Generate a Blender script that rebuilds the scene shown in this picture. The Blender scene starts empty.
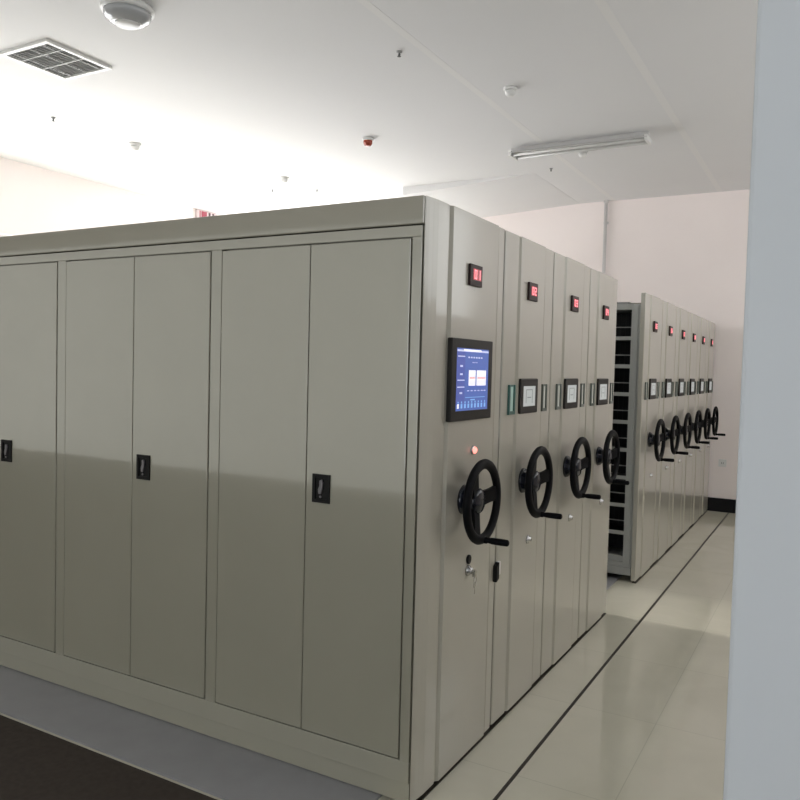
import bpy, bmesh, math
from mathutils import Vector, Matrix, Euler
import numpy as np
PI = math.pi
sc = bpy.context.scene
COL = sc.collection

# ---------------------------------------------------------------- materials
def mat(name, color, rough=0.5, metal=0.0, coat=0.0, coat_rough=0.1, emit=None, es=0.0, noise=0.0, nscale=6.0, bump=0.0, bscale=60.0, spec=0.5):
    m = bpy.data.materials.new(name); m.use_nodes = True
    nt = m.node_tree; b = nt.nodes['Principled BSDF']
    b.inputs['Base Color'].default_value = (*color, 1)
    b.inputs['Roughness'].default_value = rough
    b.inputs['Metallic'].default_value = metal
    b.inputs['Specular IOR Level'].default_value = spec
    b.inputs['Coat Weight'].default_value = coat
    b.inputs['Coat Roughness'].default_value = coat_rough
    if coat >= 1: b.inputs['Coat IOR'].default_value = 1.7
    if emit:
        b.inputs['Emission Color'].default_value = (*emit, 1)
        b.inputs['Emission Strength'].default_value = es
    tc = nt.nodes.new('ShaderNodeTexCoord')
    if noise:
        n = nt.nodes.new('ShaderNodeTexNoise'); n.inputs['Scale'].default_value = nscale; n.inputs['Detail'].default_value = 4
        nt.links.new(tc.outputs['Object'], n.inputs['Vector'])
        r = nt.nodes.new('ShaderNodeMapRange'); r.inputs['From Min'].default_value = .3; r.inputs['From Max'].default_value = .7
        r.inputs['To Min'].default_value = 1 - noise; r.inputs['To Max'].default_value = 1 + noise
        nt.links.new(n.outputs['Fac'], r.inputs['Value'])
        v = nt.nodes.new('ShaderNodeVectorMath'); v.operation = 'SCALE'; v.inputs[0].default_value = color
        nt.links.new(r.outputs['Result'], v.inputs['Scale']); nt.links.new(v.outputs['Vector'], b.inputs['Base Color'])
    if bump:
        n2 = nt.nodes.new('ShaderNodeTexNoise'); n2.inputs['Scale'].default_value = bscale
        nt.links.new(tc.outputs['Object'], n2.inputs['Vector'])
        bp = nt.nodes.new('ShaderNodeBump'); bp.inputs['Strength'].default_value = bump; bp.inputs['Distance'].default_value = .002
        nt.links.new(n2.outputs['Fac'], bp.inputs['Height']); nt.links.new(bp.outputs['Normal'], b.inputs['Normal'])
    return m

M = {}
M['paint'] = mat('cabinet_paint_shaded', (.335, .32, .252), .20, coat=1.0, coat_rough=.035, noise=.02, nscale=3, bump=.015, bscale=250)  # end panel paint made darker; the doors' dimness is put into the colour
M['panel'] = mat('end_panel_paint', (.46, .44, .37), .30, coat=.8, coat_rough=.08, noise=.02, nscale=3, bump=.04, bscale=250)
M['gap'] = mat('dark_seam', (.02, .02, .02), .8)
M['shelf'] = mat('shelf_grey', (.42, .425, .40), .4)
M['mesh'] = mat('black_mesh_and_shade', (.012, .012, .014), .6)
M['black'] = mat('black_plastic', (.006, .006, .006), .5, spec=.25)
M['wheel'] = mat('wheel_black', (.003, .003, .004), .55, spec=.12, bump=.1, bscale=300)
M['hub'] = mat('hub_gloss', (.010, .012, .02), .16)
M['paddle'] = mat('paddle_grey', (.17, .16, .165), .4)
M['chrome'] = mat('chrome', (.6, .6, .6), .25, metal=1)
M['bezel'] = mat('bezel_brown_black', (.016, .014, .011), .45, spec=.25)
M['holder'] = mat('label_holder_grey', (.12, .14, .12), .35)
M['holder_teal'] = mat('label_holder_teal', (.03, .12, .10), .3)
M['card'] = mat('paper_card', (.62, .64, .58), .7)
M['card_teal'] = mat('pale_green_card', (.50, .68, .62), .7)
M['lcd'] = mat('grey_lcd', (.45, .48, .47), .25, emit=(.75, .8, .8), es=.28)
M['lcd_dark'] = mat('lcd_ink', (.2, .23, .23), .4)
M['blue'] = mat('screen_blue', (.03, .05, .2), .2, emit=(.10, .17, .50), es=.75)
M['blue2'] = mat('screen_side_blue', (.03, .05, .2), .2, emit=(.10, .13, .42), es=.75)
M['lightblue'] = mat('screen_light_blue', (.1, .2, .4), .2, emit=(.25, .50, .85), es=.75)
M['swhite'] = mat('screen_white', (.6, .6, .6), .2, emit=(.9, .88, .95), es=.9)
M['sgrey'] = mat('screen_pale', (.4, .4, .6), .2, emit=(.5, .58, .8), es=.75)
M['sred'] = mat('screen_red', (.5, .1, .1), .2, emit=(.75, .25, .25), es=.8)
M['redglow'] = mat('red_led_digits', (.6, .05, .08), .3, emit=(1, .36, .40), es=1.0)
M['redback'] = mat('dark_red_window', (.12, .01, .012), .2, emit=(.5, .05, .07), es=.6)
M['disp'] = mat('display_bezel', (.03, .014, .012), .45, spec=.25)
M['led'] = mat('red_indicator', (.7, .2, .2), .2, emit=(1, .30, .24), es=1.8)
M['white_plastic'] = mat('white_plastic', (.78, .78, .76), .35)
M['grey_plastic'] = mat('grey_metal', (.30, .30, .29), .4)
M['vent_dark'] = mat('vent_dark', (.10, .10, .10), .6)
M['vent_slat'] = mat('vent_slat', (.34, .34, .33), .5)
M['redsensor'] = mat('red_brown_sensor', (.35, .06, .03), .4)
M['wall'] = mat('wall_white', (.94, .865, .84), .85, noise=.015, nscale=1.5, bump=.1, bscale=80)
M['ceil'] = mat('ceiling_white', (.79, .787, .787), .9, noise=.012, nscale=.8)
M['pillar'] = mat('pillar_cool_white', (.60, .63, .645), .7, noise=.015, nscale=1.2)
M['skirt'] = mat('black_skirting', (.006, .006, .007), .5, spec=.2)
M['line'] = mat('dark_joint_and_shadow', (.03, .025, .018), .5)
M['joint'] = mat('ceiling_tape', (.82, .812, .80), .85)
M['pipe'] = mat('pipe_white', (.66, .64, .63), .5)
M['frame'] = mat('window_frame_white', (.8, .8, .8), .4)
M['platform'] = mat('rail_platform_grey', (.30, .30, .31), .35, noise=.04, nscale=8)
M['added_carpet'] = mat('added_carpet_dark', (.06, .05, .042), 1.0, spec=.1, noise=.1, nscale=40)
M['rail'] = mat('steel_rail', (.45, .42, .38), .3, metal=.7)
M['sign'] = mat('sign_pinkish_white', (.62, .52, .52), .5)
M['signred'] = mat('sign_red', (.34, .05, .08), .5)
M['signdark'] = mat('sign_dark', (.05, .025, .03), .5)
M['glass_dome'] = mat('opal_glass', (.42, .43, .44), .12, coat=.5, coat_rough=.05)
M['tube'] = mat('fluorescent_tube_off', (.72, .72, .70), .25)
M['batten'] = mat('batten_white', (.62, .61, .60), .45)
M['keys'] = mat('key_steel', (.55, .55, .52), .25, metal=1)

# window glass, slightly glossy; made-up tints dim the sky light per window
def glass(name, tint):
  g = bpy.data.materials.new(name); g.use_nodes = True
  nt = g.node_tree; nt.nodes.clear()
  o_ = nt.nodes.new('ShaderNodeOutputMaterial'); mx = nt.nodes.new('ShaderNodeMixShader'); tr = nt.nodes.new('ShaderNodeBsdfTransparent'); gl = nt.nodes.new('ShaderNodeBsdfGlossy')
  gl.inputs['Roughness'].default_value = .02; tr.inputs[0].default_value = (*tint, 1); mx.inputs[0].default_value = .06
  nt.links.new(tr.outputs[0], mx.inputs[1]); nt.links.new(gl.outputs[0], mx.inputs[2]); nt.links.new(mx.outputs[0], o_.inputs[0])
  M[name] = g
glass('clear_glass', (.82, .81, .805)); glass('dimmer_glass_dark', (.325, .32, .305)); glass('dimmer_glass_mid', (.49, .485, .48)); glass('dimmer_glass_cool', (.53, .54, .55))

# polished floor tiles
f = bpy.data.materials.new('polished_floor_tile'); f.use_nodes = True
nt = f.node_tree; b = nt.nodes['Principled BSDF']
tc = nt.nodes.new('ShaderNodeTexCoord'); mp = nt.nodes.new('ShaderNodeMapping'); mp.inputs['Location'].default_value = (.155, .35, 0)
br = nt.nodes.new('ShaderNodeTexBrick'); br.offset = 0; br.squash = 1
br.inputs['Scale'].default_value = 1.0; br.inputs['Brick Width'].default_value = .8; br.inputs['Row Height'].default_value = .8
br.inputs['Mortar Size'].default_value = .0022; br.inputs['Mortar Smooth'].default_value = .3
br.inputs['Color1'].default_value = (.66, .635, .52, 1); br.inputs['Color2'].default_value = (.645, .62, .51, 1); br.inputs['Mortar'].default_value = (.54, .52, .42, 1)
nz = nt.nodes.new('ShaderNodeTexNoise'); nz.inputs['Scale'].default_value = 2.2; nz.inputs['Detail'].default_value = 6; nz.inputs['Distortion'].default_value = 1.2
mm = nt.nodes.new('ShaderNodeMix'); mm.data_type = 'RGBA'; mm.blend_type = 'MULTIPLY'; mm.inputs[0].default_value = .5
cr = nt.nodes.new('ShaderNodeValToRGB'); cr.color_ramp.elements[0].position = .3; cr.color_ramp.elements[0].color = (.86, .86, .84, 1); cr.color_ramp.elements[1].position = .7; cr.color_ramp.elements[1].color = (1, 1, 1, 1)
L = nt.links.new
L(tc.outputs['Object'], mp.inputs[0]); L(mp.outputs[0], br.inputs['Vector']); L(tc.outputs['Object'], nz.inputs['Vector']); L(nz.outputs['Fac'], cr.inputs[0])
L(br.outputs['Color'], mm.inputs[6]); L(cr.outputs[0], mm.inputs[7]); L(mm.outputs[2], b.inputs['Base Color'])
b.inputs['Roughness'].default_value = .06
nb = nt.nodes.new('ShaderNodeTexNoise'); nb.inputs['Scale'].default_value = 3.0
bp = nt.nodes.new('ShaderNodeBump'); bp.inputs['Strength'].default_value = .08; bp.inputs['Distance'].default_value = .01
L(tc.outputs['Object'], nb.inputs['Vector']); L(nb.outputs['Fac'], bp.inputs['Height']); L(bp.outputs['Normal'], b.inputs['Normal'])
M['floor'] = f

# ---------------------------------------------------------------- mesh helpers
def BM(): return bmesh.new()
def box(bm, x0, x1, y0, y1, z0, z1, mi=0):
    vs = [bm.verts.new((x, y, z)) for x in (x0, x1) for y in (y0, y1) for z in (z0, z1)]
    for idx in ((0, 1, 3, 2), (4, 6, 7, 5), (0, 4, 5, 1), (2, 3, 7, 6), (0, 2, 6, 4), (1, 5, 7, 3)):
        fc = bm.faces.new([vs[i] for i in idx]); fc.material_index = mi
    return vs
def prism(bm, pts, axis, a, b_, mi=0):
    """extrude a closed 2D outline; axis 'z': pts=(x,y); 'x': pts=(y,z); 'y': pts=(x,z)"""
    def P(p, t): return {'z': (p[0], p[1], t), 'x': (t, p[0], p[1]), 'y': (p[0], t, p[1])}[axis]
    A = [bm.verts.new(P(p, a)) for p in pts]; B = [bm.verts.new(P(p, b_)) for p in pts]
    n = len(pts)
    for i in range(n):
        bm.faces.new((A[i], A[(i + 1) % n], B[(i + 1) % n], B[i])).material_index = mi
    bm.faces.new(A[::-1]).material_index = mi; bm.faces.new(B).material_index = mi
def tube(bm, p0, p1, r0, r1=None, n=16, mi=0, caps=True):
    r1 = r0 if r1 is None else r1
    p0 = Vector(p0); p1 = Vector(p1); d = (p1 - p0).normalized()
    u = d.orthogonal().normalized(); v = d.cross(u)
    A = [bm.verts.new(p0 + (u * math.cos(t) + v * math.sin(t)) * r0) for t in [2 * PI * i / n for i in range(n)]]
    B = [bm.verts.new(p1 + (u * math.cos(t) + v * math.sin(t)) * r1) for t in [2 * PI * i / n for i in range(n)]]
    for i in range(n):
        fc = bm.faces.new((A[i], A[(i + 1) % n], B[(i + 1) % n], B[i])); fc.smooth = True; fc.material_index = mi
    if caps:
        bm.faces.new(A[::-1]).material_index = mi; bm.faces.new(B).material_index = mi
def lathe(bm, prof, origin, axis, n=32, mi=0):
    """prof: list of (r, h) along axis 'x' (out of the end panels) or 'z'"""
    rings = []
    for r, h in prof:
        ring = []
        for i in range(n):
            t = 2 * PI * i / n; c, s = r * math.cos(t), r * math.sin(t)
            p = (h, c, s) if axis == 'x' else (c, s, h)
            ring.append(bm.verts.new(Vector(origin) + Vector(p)))
        rings.append(ring)
    for a, b2 in zip(rings, rings[1:]):
        for i in range(n):
            fc = bm.faces.new((a[i], a[(i + 1) % n], b2[(i + 1) % n], b2[i])); fc.smooth = True; fc.material_index = mi
    for ring in (rings[0], rings[-1]):
        try: bm.faces.new(ring).material_index = mi
        except Exception: pass
def torus(bm, c, R, rx, rr, n=48, k=12, a0=0, a1=2 * PI):
    """ring in the plane x = c.x ; rx half thickness along x, rr half width radially"""
    full = abs(a1 - a0 - 2 * PI) < 1e-6
    rings = []
    for i in range(n if full else n + 1):
        t = a0 + (a1 - a0) * i / n
        ring = []
        for j in range(k):
            p = 2 * PI * j / k
            r = R + rr * math.cos(p)
            ring.append(bm.verts.new((c[0] + rx * math.sin(p), c[1] + r * math.cos(t), c[2] + r * math.sin(t))))
        rings.append(ring)
    m_ = len(rings)
    for i in range(m_ if full else m_ - 1):
        a = rings[i]; b2 = rings[(i + 1) % m_]
        for j in range(k):
            fc = bm.faces.new((a[j], a[(j + 1) % k], b2[(j + 1) % k], b2[j])); fc.smooth = True
def obj(name, bm, mats, parent=None, bevel=0.0, seg=2, loc=None):
    bmesh.ops.recalc_face_normals(bm, faces=bm.faces)
    me = bpy.data.meshes.new(name); bm.to_mesh(me); bm.free()
    for m_ in (mats if isinstance(mats, (list, tuple)) else [mats]): me.materials.append(M[m_])
    o = bpy.data.objects.new(name, me); COL.objects.link(o)
    if parent: o.parent = parent
    if loc: o.location = loc
    if bevel:
        md = o.modifiers.new('bevel', 'BEVEL'); md.width = bevel; md.segments = seg; md.limit_method = 'ANGLE'; md.angle_limit = math.radians(40)
        md.harden_normals = False
    return o
def tag(o, label, cat, group=None):
    o['label'] = label; o['category'] = cat
    if group: o['group'] = group
    return o
def thing(name, label, cat, loc=(0, 0, 0), group=None):
    o = bpy.data.objects.new(name, None); COL.objects.link(o); o.location = loc
    o.empty_display_size = .1
    return tag(o, label, cat, group)
def struct(name, bm, m, bevel=0.0):
    o = obj(name, bm, m, None, bevel); o['kind'] = 'structure'; return o

# ---------------------------------------------------------------- room
XL, XR = -6.91, 3.0
YF, YB = -6.0, 7.65       # wall behind the camera, end wall
ZC = 3.9
T = .25
XG = -14.8; YG = -1.2     # added unseen hall behind the camera, widened for the reflections in the doors
LSH = [(XG - T, YF - T), (XR + T, YF - T), (XR + T, YB + T), (XL - T, YB + T), (XL - T, YG + T), (XG - T, YG + T)]
bm = BM(); prism(bm, LSH, 'z', -.2, 0); struct('floor', bm, 'floor')
bm = BM(); prism(bm, LSH, 'z', ZC, ZC + .2); struct('ceiling', bm, 'ceil')

def wall_with_hole(name, axis, at, thick, a0, a1, holes, z1=ZC):
    """axis 'x': wall lies in plane x=at and spans y a0..a1. holes: list of (b0,b1,z0,z1)"""
    bm = BM()
    def bx(b0, b1, z0, zz):
        if b1 - b0 < 1e-4 or zz - z0 < 1e-4: return
        lo, hi = min(at, at + thick), max(at, at + thick)
        if axis == 'x': box(bm, lo, hi, b0, b1, z0, zz)
        else: box(bm, b0, b1, lo, hi, z0, zz)
    cur = a0
    for (b0, b1, z0, zz) in sorted(holes):
        bx(cur, b0, 0, z1); bx(b0, b1, 0, z0); bx(b0, b1, zz, z1); cur = b1
    bx(cur, a1, 0, z1)
    return struct(name, bm, 'wall')
W1 = (2.5, 7.4, .5, 3.06)
W6 = (.1, 2.2, .5, 3.75)        # left wall, out of view; added tall to brighten the end wall
W2 = (-6.7, -4.4, .4, 3.8)      # far recess
W3 = (-12.6, -1.4, .0, 3.6)  # behind the camera; added for its bright reflection in the doors
W5 = (-.7, 2.6, .4, 3.4)  # behind the camera; added to light the pillar

W4 = (.3, 7.4, 2.3, 3.82)       # right wall, out of view; added to light the end panels and end wall
wall_with_hole('wall_left', 'x', XL, -T, YG, YB, [W1, W6])
wall_with_hole('wall_added_hall', 'y', YG, T, XG, XL - T, [])
wall_with_hole('wall_added_hall_left', 'x', XG, -T, YF, YG + T, [])
wall_with_hole('wall_front', 'y', YF, -T, XG - T, XR + T, [W3, W5])
wall_with_hole('wall_right', 'x', XR, T, YF, YB + T, [W4])
wall_with_hole('wall_back', 'y', YB, T, XL, XR, [W2])
# shallow dropped bulkhead in front of the end wall
bm = BM(); prism(bm, [(-3.455, ZC), (-3.455, ZC - .10), (-2.9, ZC - .07), (-1.75, ZC - .002), (-1.75, ZC)], 'y', 5.9, YB); struct('trim_1', bm, 'ceil')
# black skirting
bm = BM(); box(bm, XL, XR, YB - .018, YB, 0, .165); struct('baseboard_back', bm, 'skirt')
bm = BM(); box(bm, XL, XL + .018, YG, YB, 0, .12); struct('baseboard_left', bm, 'skirt')

def window(name, axis, at, hole, out, gm='clear_glass', n=0):
    b0, b1, z0, z1 = hole
    w = bpy.data.objects.new(name, None); COL.objects.link(w); w['kind'] = 'structure'
    def bx(bm, u0, u1, za, zb, d0, d1):
        lo, hi = sorted((at + out * d0, at + out * d1))
        if axis == 'x': box(bm, lo, hi, u0, u1, za, zb)
        else: box(bm, u0, u1, lo, hi, za, zb)
    bm = BM(); fw = .06
    bx(bm, b0, b1, z0, z0 + fw, .08, .14); bx(bm, b0, b1, z1 - fw, z1, .08, .14)
    n = n or max(2, round((b1 - b0) / 1.3))
    for i in range(n + 1):
        c = b0 + (b1 - b0) * i / n
        lo = max(b0, c - fw / 2) if i else b0; hi = min(b1, c + fw / 2) if i < n else b1
        if i == 0: hi = b0 + fw
        if i == n: lo = b1 - fw
        bx(bm, lo, hi, z0 + fw, z1 - fw, .08, .14)
    fr = obj('window_frame', bm, 'frame', w)
    bm = BM(); bx(bm, b0 + .01, b1 - .01, z0 + .01, z1 - .01, .105, .112); obj('pane', bm, gm, w)
    # portal light that lets the sky in
    ld = bpy.data.lights.new(name + '_portal', 'AREA'); ld.shape = 'RECTANGLE'; ld.size = b1 - b0; ld.size_y = z1 - z0; ld.cycles.is_portal = True
    lo_ = bpy.data.objects.new('sky_portal', ld); COL.objects.link(lo_)
    cz, cb = (z0 + z1) / 2, (b0 + b1) / 2
    if axis == 'x':
        lo_.location = (at + out * .2, cb, cz); lo_.rotation_euler = (PI / 2, 0, PI / 2 if out > 0 else -PI / 2)
    else:
        lo_.location = (cb, at + out * .2, cz); lo_.rotation_euler = (PI / 2, 0, PI if out > 0 else 0)
    # the portal faces into the room (-Z local)
    inward = Vector((-out, 0, 0)) if axis == 'x' else Vector((0, -out, 0))
    lo_.rotation_euler = inward.to_track_quat('-Z', 'Y').to_euler()
    # track with Y up keeps the long side horizontal
window('window_1', 'x', XL, W1, -1)
window('window_2', 'y', YB, W2, 1)
window('added_window_3', 'y', YF, W3, -1, 'dimmer_glass_dark', 1)
window('added_window_6', 'x', XL, W6, -1)
window('added_window_5', 'y', YF, W5, -1, 'dimmer_glass_cool')
window('added_window_4', 'x', XR, W4, 1, 'dimmer_glass_mid')

# dark carpet in the hall, added to darken the floor mirrored in the doors
bm = BM(); box(bm, XG, XR, YF, -.34, 0, .006); struct('trim_6', bm, 'added_carpet')
# near column at the right of the view
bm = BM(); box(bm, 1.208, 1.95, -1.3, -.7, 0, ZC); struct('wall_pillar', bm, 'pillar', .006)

# ceiling tape joints
for i, x in enumerate((-1.293, -0.011)):
    bm = BM(); box(bm, x - .03, x + .03, -3, YB, ZC - .001, ZC); struct('trim_%d' % (i + 2), bm, 'joint')
# dark floor strip
pass
# dark strips painting the shadow line at the foot of the end panels
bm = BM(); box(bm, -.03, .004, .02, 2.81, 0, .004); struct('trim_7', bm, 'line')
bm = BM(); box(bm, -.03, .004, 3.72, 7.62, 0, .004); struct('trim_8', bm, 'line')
bm = BM(); box(bm, .234, .249, -4.5, YB - .018, 0, .002); struct('trim_4', bm, 'line')
# raised rail platform under the shelving
bm = BM(); box(bm, -4.6, -.145, -.32, 7.6, 0, .008); struct('trim_5', bm, 'platform')

# ---------------------------------------------------------------- shelving units
XE = -4.1                      # far (left) end of the shelving bodies
def panel_profile(w, c0, c1, corner):
    """outline (x,y) of an end panel; local y 0..w; raised centre between c0 and c1"""
    t = -.038
    if corner:
        t = -.0125; pts = [(t, 0), (-.0115, .004), (-.009, .012), (-.006, .030), (-.004, .055), (-.003, .062), (0, .092)]
    else:
        pts = [(t, 0), (-.012, 0), (-.004, .006), (-.001, .016)]
    pts += [(0, .1), (0, c0 - .022), (-.005, c0 - .012), (-.005, c0 - .006), (.007, c0 + .006), (.007, c1 - .006), (-.005, c1 + .006), (-.005, c1 + .012), (0, c1 + .022)]
    pts += [(-.001, w - .016), (-.004, w - .006), (-.012, w), (t, w)]
    out = []
    last = -1
    for p in pts:
        if p[1] < last - 1e-6: continue
        out.append(p); last = p[1]
    return out

DIG = {'0': 'abcdef', '1': 'bc', '2': 'abged', '3': 'abgcd', '4': 'fgbc', '5': 'afgcd', '6': 'afgedc', '7': 'abc', '8': 'abcdefg', '9': 'abcdfg'}
def digit(bm, ch, y0, z0, w, h, x):
    t = w * .24
    seg = {'a': (0, w, h - t, h), 'g': (0, w, h / 2 - t / 2, h / 2 + t / 2), 'd': (0, w, 0, t), 'f': (0, t, h / 2, h), 'e': (0, t, 0, h / 2), 'b': (w - t, w, h / 2, h), 'c': (w - t, w, 0, h / 2)}
    for k in DIG[ch]:
        a, b2, c, d = seg[k]; box(bm, x, x + .0015, y0 + a, y0 + b2, z0 + c, z0 + d)

def make_unit(n, y0, w, c0, c1, label, corner=False, doors=False, open_side=0, end_big=False):
    t = thing('mobile_shelving_unit', label, 'shelving unit', (0, y0, 0), 'mobile shelving units in rows')
    mid = (c0 + c1) / 2
    g_ = .006
    # end panel
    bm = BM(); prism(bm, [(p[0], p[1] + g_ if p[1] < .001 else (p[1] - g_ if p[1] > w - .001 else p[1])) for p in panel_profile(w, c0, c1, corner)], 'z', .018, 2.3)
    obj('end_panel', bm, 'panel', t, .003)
    xb = -.075 if open_side else -.0385
    HB = 2.215 if open_side else 2.29
    xe = XE
    if doors:
        # carcass with face frame; doors in 4 bays
        bm = BM()
        box(bm, xe, -.045, .03, w - .02, .175, 2.19)            # body behind the doors
        box(bm, xe, -.019, .0, .03, 2.152, 2.193)              # top rail of the frame
        box(bm, xe, -.019, .0, .03, .092, .176)               # bottom rail
        stiles = [(-.059, -.0190), (-1.047, -.989), (-2.064, -2.003), (-3.081, -3.020), (xe, -4.04)]
        for a, b2 in stiles: box(bm, a, b2, .0, .03, .176, 2.152)
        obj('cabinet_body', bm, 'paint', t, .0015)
        bm = BM(); box(bm, xe, -.0135, -.006, w - .02, 2.197, 2.30)
        obj('top_fascia', bm, 'paint', t, .004)
        bm = BM(); box(bm, xe, -.02, .012, w - .02, .012, .092); obj('plinth', bm, 'paint', t)
        bays = [(-.987, -.061), (-2.001, -1.049), (-3.018, -2.066), (-4.038, -3.083)]
        for a, b2 in bays:
            m_ = (a + b2) / 2 + .004
            for s, (p, q) in enumerate(((a + .003, m_ - .002), (m_ + .002, b2 - .003))):
                bm = BM(); box(bm, p, q, -.003, .024, .182, 2.147)
                d = obj('door', bm, 'paint', t, .003)
                if s == 1:
                    hx0, hx1 = p + .034, p + .034 + .084
                    bm = BM(); 
                    # recessed paddle handle: rim, dark well and steel paddle
                    box(bm, hx0, hx0 + .014, -.010, -.003, 1.121, 1.235); box(bm, hx1 - .014, hx1, -.010, -.003, 1.121, 1.235)
                    box(bm, hx0 + .014, hx1 - .014, -.010, -.003, 1.221, 1.235); box(bm, hx0 + .014, hx1 - .014, -.010, -.003, 1.121, 1.135)
                    box(bm, hx0 + .014, hx1 - .014, -.0045, -.003, 1.135, 1.221)
                    c = (hx0 + hx1) / 2
                    prism(bm, [(c - .010, 1.158), (c + .001, 1.156), (c + .008, 1.180), (c + .010, 1.202), (c + .004, 1.214), (c - .006, 1.210), (c - .005, 1.190), (c - .012, 1.176)], 'y', -.012, -.0045, 1)
                    prism(bm, [(c - .003 + .005 * math.cos(k), 1.145 + .005 * math.sin(k)) for k in [2 * PI * i / 12 for i in range(12)]], 'y', -.009, -.0045, 1)
                    h = obj('door_handle', bm, ['black', 'paddle'], d, .001)
                    h['label'] = 'small black recessed handle with a grey paddle'
    elif open_side:
        s = open_side   # -1: open towards -y, +1: open towards +y
        ya, yb = (.03, w - .03)
        bm = BM()
        zs = [2.06 - .2165 * i for i in range(9)]
        bayx = [-.075, -1.08, -2.085, -3.09, -4.095]
        bm = BM(); box(bm, bayx[-1], -.11, ya, yb, 2.172, 2.215); obj('top_board', bm, 'shelf', t, .002)
        bm = BM(); box(bm, bayx[-1] + .3, -.14, ya + .02, yb - .02, 2.215, 2.235); obj('top_cap', bm, 'grey_plastic', t)
        bm = BM(); box(bm, bayx[-1], -.045, ya, yb, .05, .112); box(bm, bayx[-1], -.045, ya + .012, yb - .012, .112, .15); box(bm, bayx[-1], -.1, ya + .03, yb - .03, .15, .195); obj('plinth', bm, 'shelf', t, .003)
        for i, x in enumerate(bayx):
            bm = BM()
            xx = x if i else -.0385 - .0725
            wd = .0725
            x1_, x0_ = xx + wd - .0005, xx
            if i == 4: x0_, x1_ = x, x + .04
            elif i: x0_, x1_ = x - .03, x + .03
            box(bm, x0_, x1_, ya, ya + .035, .15, 2.215)
            box(bm, x0_, x1_, yb - .035, yb, .15, 2.215)
            box(bm, (x0_ + x1_) / 2 - .012, (x0_ + x1_) / 2 + .012, ya + .035, yb - .035, .19, 2.17)
            if i == 0: box(bm, x0_ + .026, x0_ + .05, ya - .006, ya, .15, 2.2)
            obj('upright', bm, 'shelf', t, .002)
        # shelves: one per level and bay
        for bi in range(4):
            xa, xb_ = bayx[bi + 1] + .03, (bayx[bi] - .03 if bi else -.112)
            bm = BM(); box(bm, xa, xb_, w / 2 - .006, w / 2 + .006, .20, 2.17)
            k = xa + .02
            while k < xb_ - .01:
                box(bm, k, k + .004, w / 2 - .012, w / 2 - .006, .20, 2.17); box(bm, k, k + .004, w / 2 + .006, w / 2 + .012, .20, 2.17); k += .04
            obj('back_panel', bm, 'mesh', t)
            for z in [1.933 - .2225 * i for i in range(8)]:
                bm = BM()
                prism(bm, [(ya + .003, z - .003), (yb - .003, z - .003), (yb - .003, z + .027), (yb - .012, z + .027), (yb - .012, z + .010), (ya + .012, z + .010), (ya + .012, z + .027), (ya + .003, z + .027)], 'x', xa, xb_)
                for fc in bm.faces:
                    c_ = fc.calc_center_median()
                    if abs(c_.y - w / 2) < .05 and xa + .01 < c_.x < xb_ - .01: fc.material_index = 1  # tray faces blackened to paint the unlit shelf interior
                sh = obj('shelf', bm, ['shelf', 'mesh'], t, .001)
                bm = BM(); box(bm, xa + .004, xb_ - .004, ya + .05, ya + .054, z + .098, z + .106); obj('divider_rod', bm, 'grey_plastic', t)
    else:
        bm = BM()
        box(bm, xe, -.0385, .012, w - .012, .09, 2.285)
        box(bm, xe, -.0385, .05, w - .05, .012, .09)
        obj('cabinet_body', bm, 'paint', t, .002)
    # number display
    dy0, dz0 = mid - .082, 2.010
    bm = BM(); box(bm, .007, .019, dy0, dy0 + .12, dz0, dz0 + .087); dsp = obj('number_display', bm, 'disp', t, .002)
    bm = BM(); box(bm, .019, .0195, dy0 + .026, dy0 + .106, dz0 + .024, dz0 + .070); obj('display_window', bm, 'redback', dsp)
    for s_, yy in zip('%02d' % n, (.036, .070)):
        bm = BM(); digit(bm, s_, dy0 + yy, dz0 + .028, .024, .038, .0195); obj('digit', bm, 'redglow', dsp)
    if n == 1 and end_big:
        y_, Y_, z_, Z_ = .196, .602, 1.459, 1.790
        bm = BM(); box(bm, .0, .022, y_, Y_, z_, Z_); cp = obj('touchscreen', bm, 'bezel', t, .004)
        cp['label'] = 'dark framed touchscreen showing a blue menu'
        y_, Y_, z_, Z_ = .240, .556, 1.500, 1.752; W, H = Y_ - y_, Z_ - z_
        bm = BM()
        def r(a, b2, c, d, mi, lift=0): box(bm, .022, .0224 + lift, y_ + a * W, y_ + b2 * W, z_ + c * H, z_ + d * H, mi)
        r(0, 1, 0, 1, 0)
        r(0, .25, .12, .95, 1, .0002)
        r(.01, .99, .945, .975, 4, .0004); r(.2, .75, .955, .985, 3, .0006)
        for zz in (.86, .48, .37): r(.03, .24, zz, zz + .018, 4, .0004)
        for zz in (.70, .57, .27): r(.10, .18, zz, zz + .03, 4, .0004)
        for a in (.34, .42, .50, .58, .66, .74): r(a, a + .05, .845, .87, 4, .0004)
        for a in (.48, .54, .60): r(a, a + .025, .77, .785, 4, .0004)
        for a, b2 in ((.37, .58), (.62, .92)):
            r(a, b2, .40, .65, 3, .0004); r(a + .02, b2 - .02, .515, .535, 5, .0006); r(a + .02, b2 - .02, .455, .465, 4, .0006)
            r(a - .0, b2 + .0, .55, .556, 4, .0006)
        for a in (.33, .44, .55, .66, .77, .86): r(a, a + .06, .31, .325, 4, .0004)
        r(.28, .9, .205, .215, 2, .0004)
        for i in range(9):
            a = .04 + i * .105; r(a, a + .05, .04, .11, 3 if i == 0 else 2, .0004); r(a + .01, a + .04, .12, .15, 2, .0004)
        r(.44, .58, .16, .18, 2, .0004)
        obj('screen', bm, ['blue', 'blue2', 'lightblue', 'swhite', 'sgrey', 'sred'], cp)
        # red indicator
        bm = BM(); lathe(bm, [(.019, .007), (.019, .012), (.015, .015)], (0, mid + .013, 1.329), 'x', 24); ring = obj('indicator_ring', bm, 'chrome', t)
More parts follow.
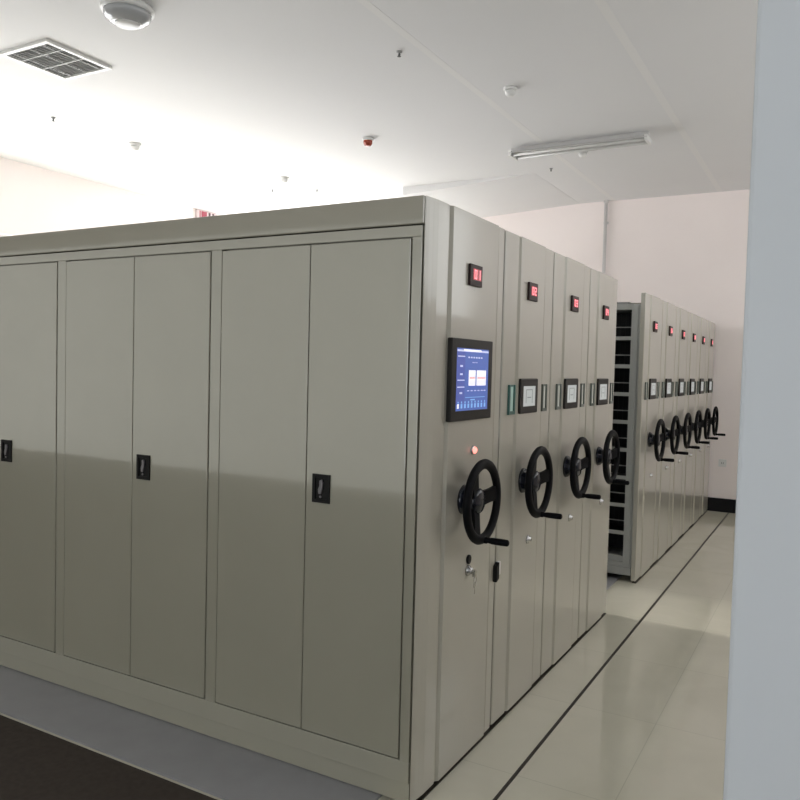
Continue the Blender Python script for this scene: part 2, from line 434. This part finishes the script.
        bm = BM(); lathe(bm, [(.0145, .012), (.0145, .018), (.011, .024), (.004, .027)], (0, mid + .013, 1.329), 'x', 20); lm = obj('indicator_lamp', bm, 'led', ring); lm['label'] = 'small glowing red lamp'
    else:
        mid -= .04; y_, Y_ = mid - .122, mid + .122
        bm = BM(); box(bm, .007, .020, y_, Y_, 1.460, 1.630); cp = obj('control_panel', bm, 'bezel', t, .006)
        bm = BM(); box(bm, .020, .0206, mid - .084, mid + .080, 1.495, 1.593)
        obj('screen', bm, 'lcd', cp)
        bm = BM()
        for a, b2, c, d in ((-.05, -.045, 1.51, 1.575), (.035, .04, 1.51, 1.575), (-.05, .04, 1.573, 1.577), (-.03, .02, 1.535, 1.54)): box(bm, .0206, .021, mid + a, mid + b2, c, d)
        obj('screen_figure', bm, 'lcd_dark', cp)
        # label holders on both flanges
        for k, (a, b2) in enumerate(((c0 - .105, c0 - .028), (c1 + .012, c1 + .082))):
            teal = (n == 2 and k == 0)
            bm = BM(); z0, z1 = 1.460, 1.600; e = .013
            box(bm, -.001, .010, a, a + e, z0, z1); box(bm, -.001, .010, b2 - e, b2, z0, z1)
            box(bm, -.001, .010, a + e, b2 - e, z0, z0 + e * 1.3); box(bm, -.001, .006, a + e, b2 - e, z1 - e * .7, z1)
            hd = obj('label_holder', bm, 'holder_teal' if teal else 'holder', t, .001)
            if teal: hd['label'] = 'dark teal label holder'
            bm = BM(); box(bm, .0, .003, a + e, b2 - e, z0 + e * 1.3, z1 - e * .7); obj('card', bm, 'card_teal' if teal else 'card', hd)
    mid = (c0 + c1) / 2
    # hand wheel: dished, three spokes
    cy, cz, wx = mid - .062, 1.130, .092
    bm = BM()
    torus(bm, (wx, cy, cz), .154, .016, .021, 56, 12)
    for a in (8, 128, 248):
        t_ = math.radians(a); d = Vector((0, math.cos(t_), math.sin(t_))); p_ = Vector((0, -d.z, d.y))
        hubc = Vector((.040, cy, cz)); rim = Vector((wx, cy, cz))
        prev = None
        for k in range(7):
            u = k / 6
            r_ = .03 + (.150 - .03) * u
            x = .062 + (wx - .062) * (u ** .8)
            hw = .034 - .006 * math.sin(u * PI)
            th = .008
            c = Vector((x, cy, cz)) + d * r_
            vs = [bm.verts.new(c + p_ * hw * sgn + Vector((ex, 0, 0))) for sgn, ex in ((-1, -th), (1, -th), (1, th), (-1, th))]
            if prev:
                for j in range(4):
                    fc = bm.faces.new((prev[j], prev[(j + 1) % 4], vs[(j + 1) % 4], vs[j])); fc.smooth = False
            else: bm.faces.new(vs)
            prev = vs
        bm.faces.new(prev[::-1])
    wl = obj('hand_wheel', bm, 'wheel', t, 0)
    wl['label'] = 'black three-spoked hand wheel'
    bm = BM(); lathe(bm, [(.062, .007), (.058, .020), (.045, .032), (.042, .050), (.052, .058), (.054, .076), (.044, .086), (.012, .089)], (0, cy, cz), 'x', 28); obj('hub', bm, 'hub', wl)
    bm = BM(); lathe(bm, [(.014, wx + .002), (.014, wx + .022), (.0105, wx + .028), (.0135, wx + .045), (.0145, wx + .085), (.0135, wx + .112), (.008, wx + .117)], (0, cy + .004, cz - .157), 'x', 18); obj('crank_handle', bm, 'wheel', wl)
    # lock
    ly, lz = mid + .03, .822
    bm = BM()
    if n == 1 and end_big:
        lathe(bm, [(.020, .007), (.020, .014), (.015, .016)], (0, mid, .868), 'x', 20)
        obj('button', bm, 'black', t)
        bm = BM(); lathe(bm, [(.023, .007), (.022, .016), (.014, .022), (.013, .030), (.004, .031)], (0, mid - .004, lz), 'x', 20)
        lk = obj('lock', bm, 'chrome', t)
        bm = BM(); prism(bm, [(w - .032, .700), (w - .002, .712), (w - .002, .790), (w - .032, .775)], 'x', -.002, .020); obj('latch', bm, 'black', t, .004)
        bm = BM(); prism(bm, [(w + .001, .722), (w + .026, .728), (w + .026, .788), (w + .001, .790)], 'x', .001, .014); obj('latch_plate', bm, 'white_plastic', t, .002)
    else:
        lathe(bm, [(.022, .007), (.021, .013), (.014, .016), (.013, .026), (.004, .027)], (0, ly, lz), 'x', 18)
        lk = obj('lock', bm, 'chrome', t)
        bm = BM(); box(bm, .020, .0225, ly - .009, ly + .009, lz - .002, lz + .002); obj('keyhole', bm, 'black', lk)
    return t

left = [(1, 0.0, .766, .203, .671), (2, .768, .694, .184, .533), (3, 1.463, .691, .190, .530), (4, 2.155, .668, .172, .520)]
lab_l = ['grey-green shelving unit with three bays of double doors and a blue touchscreen, nearest the camera',
         'shelving unit with a teal label holder, pushed against the one with the blue touchscreen',
         'third shelving unit of the near block, the one before the open aisle unit',
         'last shelving unit of the near block, bordering the open aisle across from the black shelves']
for (n, y0, w, c0, c1), lb in zip(left, lab_l):
    make_unit(n, y0, w, c0, c1, lb, corner=(n == 1), doors=(n == 1), open_side=(1 if n == 4 else 0), end_big=(n == 1))
lab_r = ['shelving unit beyond the aisle with its open black shelves facing the near block',
         'second shelving unit of the far block, right behind the one with open black shelves',
         'third shelving unit of the far block, counted from the aisle',
         'fourth shelving unit of the far block, third from the end wall',
         'fifth shelving unit of the far block, next to the one at the end wall',
         'farthest shelving unit, last of the far block beside the end wall with black skirting']
y = 3.70
pitch = [.69, .655, .655, .645, .645, .645]
for i, (p_, lb) in enumerate(zip(pitch, lab_r)):
    w = p_ - .004
    make_unit(5 + i, y, w, w * .27, w * .77, lb, open_side=(-1 if i == 0 else 0))
    y += p_

# rails in front of the doors on the platform
for i, x in enumerate((-1.2, -2.6)):
    pass

# keys in the near lock
t = thing('key_bunch', 'small bunch of steel keys hanging from the lock under the nearest hand wheel', 'keys', (.034, .433, .822))
bm = BM(); lathe(bm, [(.009, -.004), (.009, .0), (.003, .001)], (0, 0, 0), 'x', 12); box(bm, 0, .012, -.011, .011, -.022, .006); obj('key', bm, 'keys', t, .002)
bm = BM(); torus(bm, (.010, 0, -.034), .014, .0015, .0015, 24, 6); obj('ring', bm, 'keys', t)
bm = BM(); box(bm, .008, .011, -.012, .010, -.066, -.046); box(bm, .0085, .0105, -.004, .003, -.095, -.066); k_ = obj('key', bm, 'keys', t, .001)

# ---------------------------------------------------------------- ceiling things
def sensor(name, x, y, r, h, label, cat, m='white_plastic', group=None):
    r *= .72; h *= .74
    t = thing(name, label, cat, (x, y, ZC), group)
    bm = BM(); lathe(bm, [(r, 0), (r, -h * .25), (r * .9, -h * .35)], (0, 0, 0), 'z', 28); obj('base', bm, 'white_plastic', t)
    bm = BM(); lathe(bm, [(r * .78, -h * .35), (r * .76, -h * .7), (r * .5, -h), (r * .1, -h * 1.02)], (0, 0, 0), 'z', 28); obj('head', bm, m, t)
    return t
G = 'round ceiling detectors'
sensor('smoke_detector', -1.025, 3.301, .075, .085, 'white round smoke detector on the ceiling midway between the dark sprinkler and the strip light', 'smoke detector', group=G)
sensor('smoke_detector', -1.009, 5.247, .075, .085, 'white round smoke detector just behind the middle of the fluorescent strip light', 'smoke detector', group=G)
sensor('smoke_detector', -5.069, 3.134, .085, .10, 'small round smoke detector on the bright ceiling right of the square air vent', 'smoke detector', group=G)
sensor('smoke_detector', -4.526, 4.913, .075, .085, 'tiny round smoke detector farthest back on the bright ceiling, beyond the red alarm', 'smoke detector', group=G)
sensor('ceiling_fire_alarm', -2.771, 3.977, .08, .10, 'red-brown round alarm on the ceiling above the shelving', 'alarm', m='redsensor')
def sprinkler(x, y, label, s=1.0):
    s *= .5
    t = thing('ceiling_sprinkler', label, 'sprinkler', (x, y, ZC), 'sprinkler heads in the ceiling')
    bm = BM(); lathe(bm, [(.035 * s, 0), (.035 * s, -.006), (.012 * s, -.012)], (0, 0, 0), 'z', 20); obj('escutcheon', bm, 'grey_plastic', t)
    bm = BM(); tube(bm, (0, 0, -.010), (0, 0, -.045 * s), .011 * s, .009 * s, 12); tube(bm, (-.014 * s, 0, -.02), (-.006 * s, 0, -.055 * s), .003, n=8); tube(bm, (.014 * s, 0, -.02), (.006 * s, 0, -.055 * s), .003, n=8); obj('body', bm, 'vent_dark', t)
    bm = BM(); lathe(bm, [(.022 * s, -.055 * s), (.024 * s, -.058 * s), (.01 * s, -.06 * s)], (0, 0, 0), 'z', 16); obj('deflector', bm, 'vent_dark', t)
sprinkler(-1.468, 2.298, 'dark sprinkler head in the nearest part of the ceiling, left of the white smoke detector', 1.2)
sprinkler(-5.094, 2.198, 'dark sprinkler head behind the square air vent', 1.2)
sprinkler(-1.518, 5.782, 'dark sprinkler head beyond the left end of the strip light', 1.0)
sprinkler(-5.069, 5.364, 'tiny sprinkler head on the bright ceiling left of the farthest smoke detector', 1.0)
sprinkler(-4.542, 5.598, 'tiny sprinkler head on the bright ceiling right of the farthest smoke detector', 1.0)

# dome lamp
t = thing('ceiling_dome_lamp', 'round opal dome lamp on the ceiling at the top edge, right of the air vent', 'ceiling lamp', (-2.675, 0.944, ZC))
t.scale = (.73, .73, .73)
bm = BM(); lathe(bm, [(.215, 0), (.225, -.02), (.225, -.045), (.205, -.055)], (0, 0, 0), 'z', 40); obj('rim', bm, 'white_plastic', t)
bm = BM(); lathe(bm, [(.203, -.05), (.198, -.085), (.175, -.115), (.135, -.14), (.108, -.148)], (0, 0, 0), 'z', 40); obj('dome', bm, 'glass_dome', t)
bm = BM(); lathe(bm, [(.108, -.148), (.10, -.158), (.06, -.166), (.01, -.168)], (0, 0, 0), 'z', 32); obj('bright_spot', bm, 'white_plastic', t)  # white disc paints the bright window reflection under the dome

# air vent
vx0, vx1, vy0, vy1 = -4.108, -3.573, 1.02, 1.588
t = thing('air_vent', 'square grey slatted air vent with a white frame in the ceiling', 'air vent', ((vx0 + vx1) / 2, (vy0 + vy1) / 2, ZC))
a = (vx1 - vx0) / 2; b_ = (vy1 - vy0) / 2; e = .035
bm = BM()
for (p, q, r_, s_) in ((-a, a, -b_, -b_ + e), (-a, a, b_ - e, b_), (-a, -a + e, -b_ + e, b_ - e), (a - e, a, -b_ + e, b_ - e)): box(bm, p, q, r_, s_, -.022, 0)
obj('frame', bm, 'white_plastic', t, .004)
bm = BM(); box(bm, -a + e, a - e, -b_ + e, b_ - e, -.004, 0); obj('backing', bm, 'vent_dark', t)
bm = BM()
k = -b_ + e + .012
while k < b_ - e - .014:
    prism(bm, [(k, -.018), (k + .003, -.020), (k + .015, -.006), (k + .012, -.004)], 'x', -a + e, a - e); k += .021
for u in (-.16, .02, .17): box(bm, u - .004, u + .004, -b_ + e, b_ - e, -.019, -.004)
for u in (-.13, .05): box(bm, -a + e, a - e, u - .006, u + .006, -.021, -.004)
obj('slats', bm, 'vent_slat', t)

# fluorescent strip light
bx0, bx1, by = -1.631, -0.282, 4.913
t = thing('ceiling_strip_light', 'long white twin-tube fluorescent strip light, switched off, under the ceiling', 'strip light', ((bx0 + bx1) / 2, by, ZC))
hl = (bx1 - bx0) / 2
bm = BM(); prism(bm, [(-.045, 0), (.045, 0), (.045, -.035), (.11, -.06), (.108, -.066), (.03, -.045), (-.03, -.045), (-.108, -.066), (-.11, -.06), (-.045, -.035)], 'x', -hl, hl); obj('body', bm, 'batten', t)
for s in (-1, 1):
    bm = BM(); tube(bm, (-hl + .03, s * .06, -.074), (hl - .03, s * .06, -.074), .014, n=14); obj('fluorescent_tube', bm, 'tube', t)
    bm = BM(); x = s * (hl - .012); prism(bm, [(-.11, -.04), (.11, -.04), (.10, -.092), (-.10, -.092)], 'x', x - .014, x + .014); obj('end_cap', bm, 'white_plastic', t, .004)

# pipe on the end wall
bm = BM(); tube(bm, (-1.385, YB - .045, .0), (-1.385, YB - .045, 3.895), .022, n=16)
for z in (1.0, 2.4, 3.6): box(bm, -1.415, -1.355, YB - .03, YB, z, z + .03)
box(bm, -1.41, -1.36, YB - .075, YB - .02, 3.87, 3.9)
tag(obj('wall_pipe', bm, 'pipe'), 'thin white vertical pipe running down the end wall', 'pipe')
# socket
t = thing('wall_socket', 'small white socket plate low on the end wall above the black skirting', 'socket', (.145, YB, .60))
bm = BM(); box(bm, -.045, .045, -.010, 0, -.045, .045); obj('plate', bm, 'white_plastic', t, .003)
bm = BM(); box(bm, -.012, -.008, -.0108, -.010, -.012, .012); box(bm, .008, .012, -.0108, -.010, -.012, .012); obj('slots', bm, 'black', t)

# striped notice board high on the left wall
t = thing('wall_notice_board', 'red, white and black striped board high on the left wall', 'board', (XL, 5.88, 3.355))
bm = BM(); box(bm, 0, .04, 0, .42, 0, .54); obj('panel', bm, 'sign', t, .004)
bm = BM(); box(bm, .04, .043, .09, .20, .03, .525, 0); box(bm, .04, .043, .05, .07, .03, .525, 0)
box(bm, .04, .043, .235, .275, .06, .525, 1); box(bm, .04, .043, .315, .35, .06, .525, 1)
obj('stripes', bm, ['signred', 'signdark'], t)

# ---------------------------------------------------------------- sky light
w = bpy.data.worlds.new('World'); sc.world = w; w.use_nodes = True
nt = w.node_tree; bg = nt.nodes['Background']
bg.inputs['Color'].default_value = (.95, .98, 1.0, 1); bg.inputs['Strength'].default_value = 12.0

# low sun entering through the left window and along the open aisle
sl = bpy.data.lights.new('Sun', 'SUN'); sl.energy = 3.6; sl.angle = math.radians(3); sl.color = (1, .97, .92)
so = bpy.data.objects.new('sun', sl); COL.objects.link(so); so.location = (-12, 4, 6)
so.rotation_euler = Vector((1, -.035, -.33)).to_track_quat('-Z', 'Y').to_euler()

# ---------------------------------------------------------------- camera
cam = bpy.data.cameras.new('Camera'); co = bpy.data.objects.new('Camera', cam); COL.objects.link(co)
cx, cy, cz, yaw, pitch_, roll, foc = 1.33127826, -2.53020183, 1.66774178, -.513357864, -.0418927503, .0252045296, 774.969589
d = Vector((math.sin(yaw) * math.cos(pitch_), math.cos(yaw) * math.cos(pitch_), math.sin(pitch_)))
rt = d.cross(Vector((0, 0, 1))).normalized(); up = rt.cross(d)
r2 = rt * math.cos(roll) + up * math.sin(roll); u2 = -rt * math.sin(roll) + up * math.cos(roll)
co.matrix_world = Matrix(((r2.x, u2.x, -d.x, cx), (r2.y, u2.y, -d.y, cy), (r2.z, u2.z, -d.z, cz), (0, 0, 0, 1)))
cam.sensor_fit = 'HORIZONTAL'; cam.sensor_width = 36; cam.lens = foc * 36 / 800; cam.clip_start = .05
sc.camera = co

sc.view_settings.view_transform = 'Standard'; sc.view_settings.look = 'None'; sc.view_settings.gamma = 1
sc.view_settings.use_curve_mapping = False; sc.view_settings.exposure = -0.05
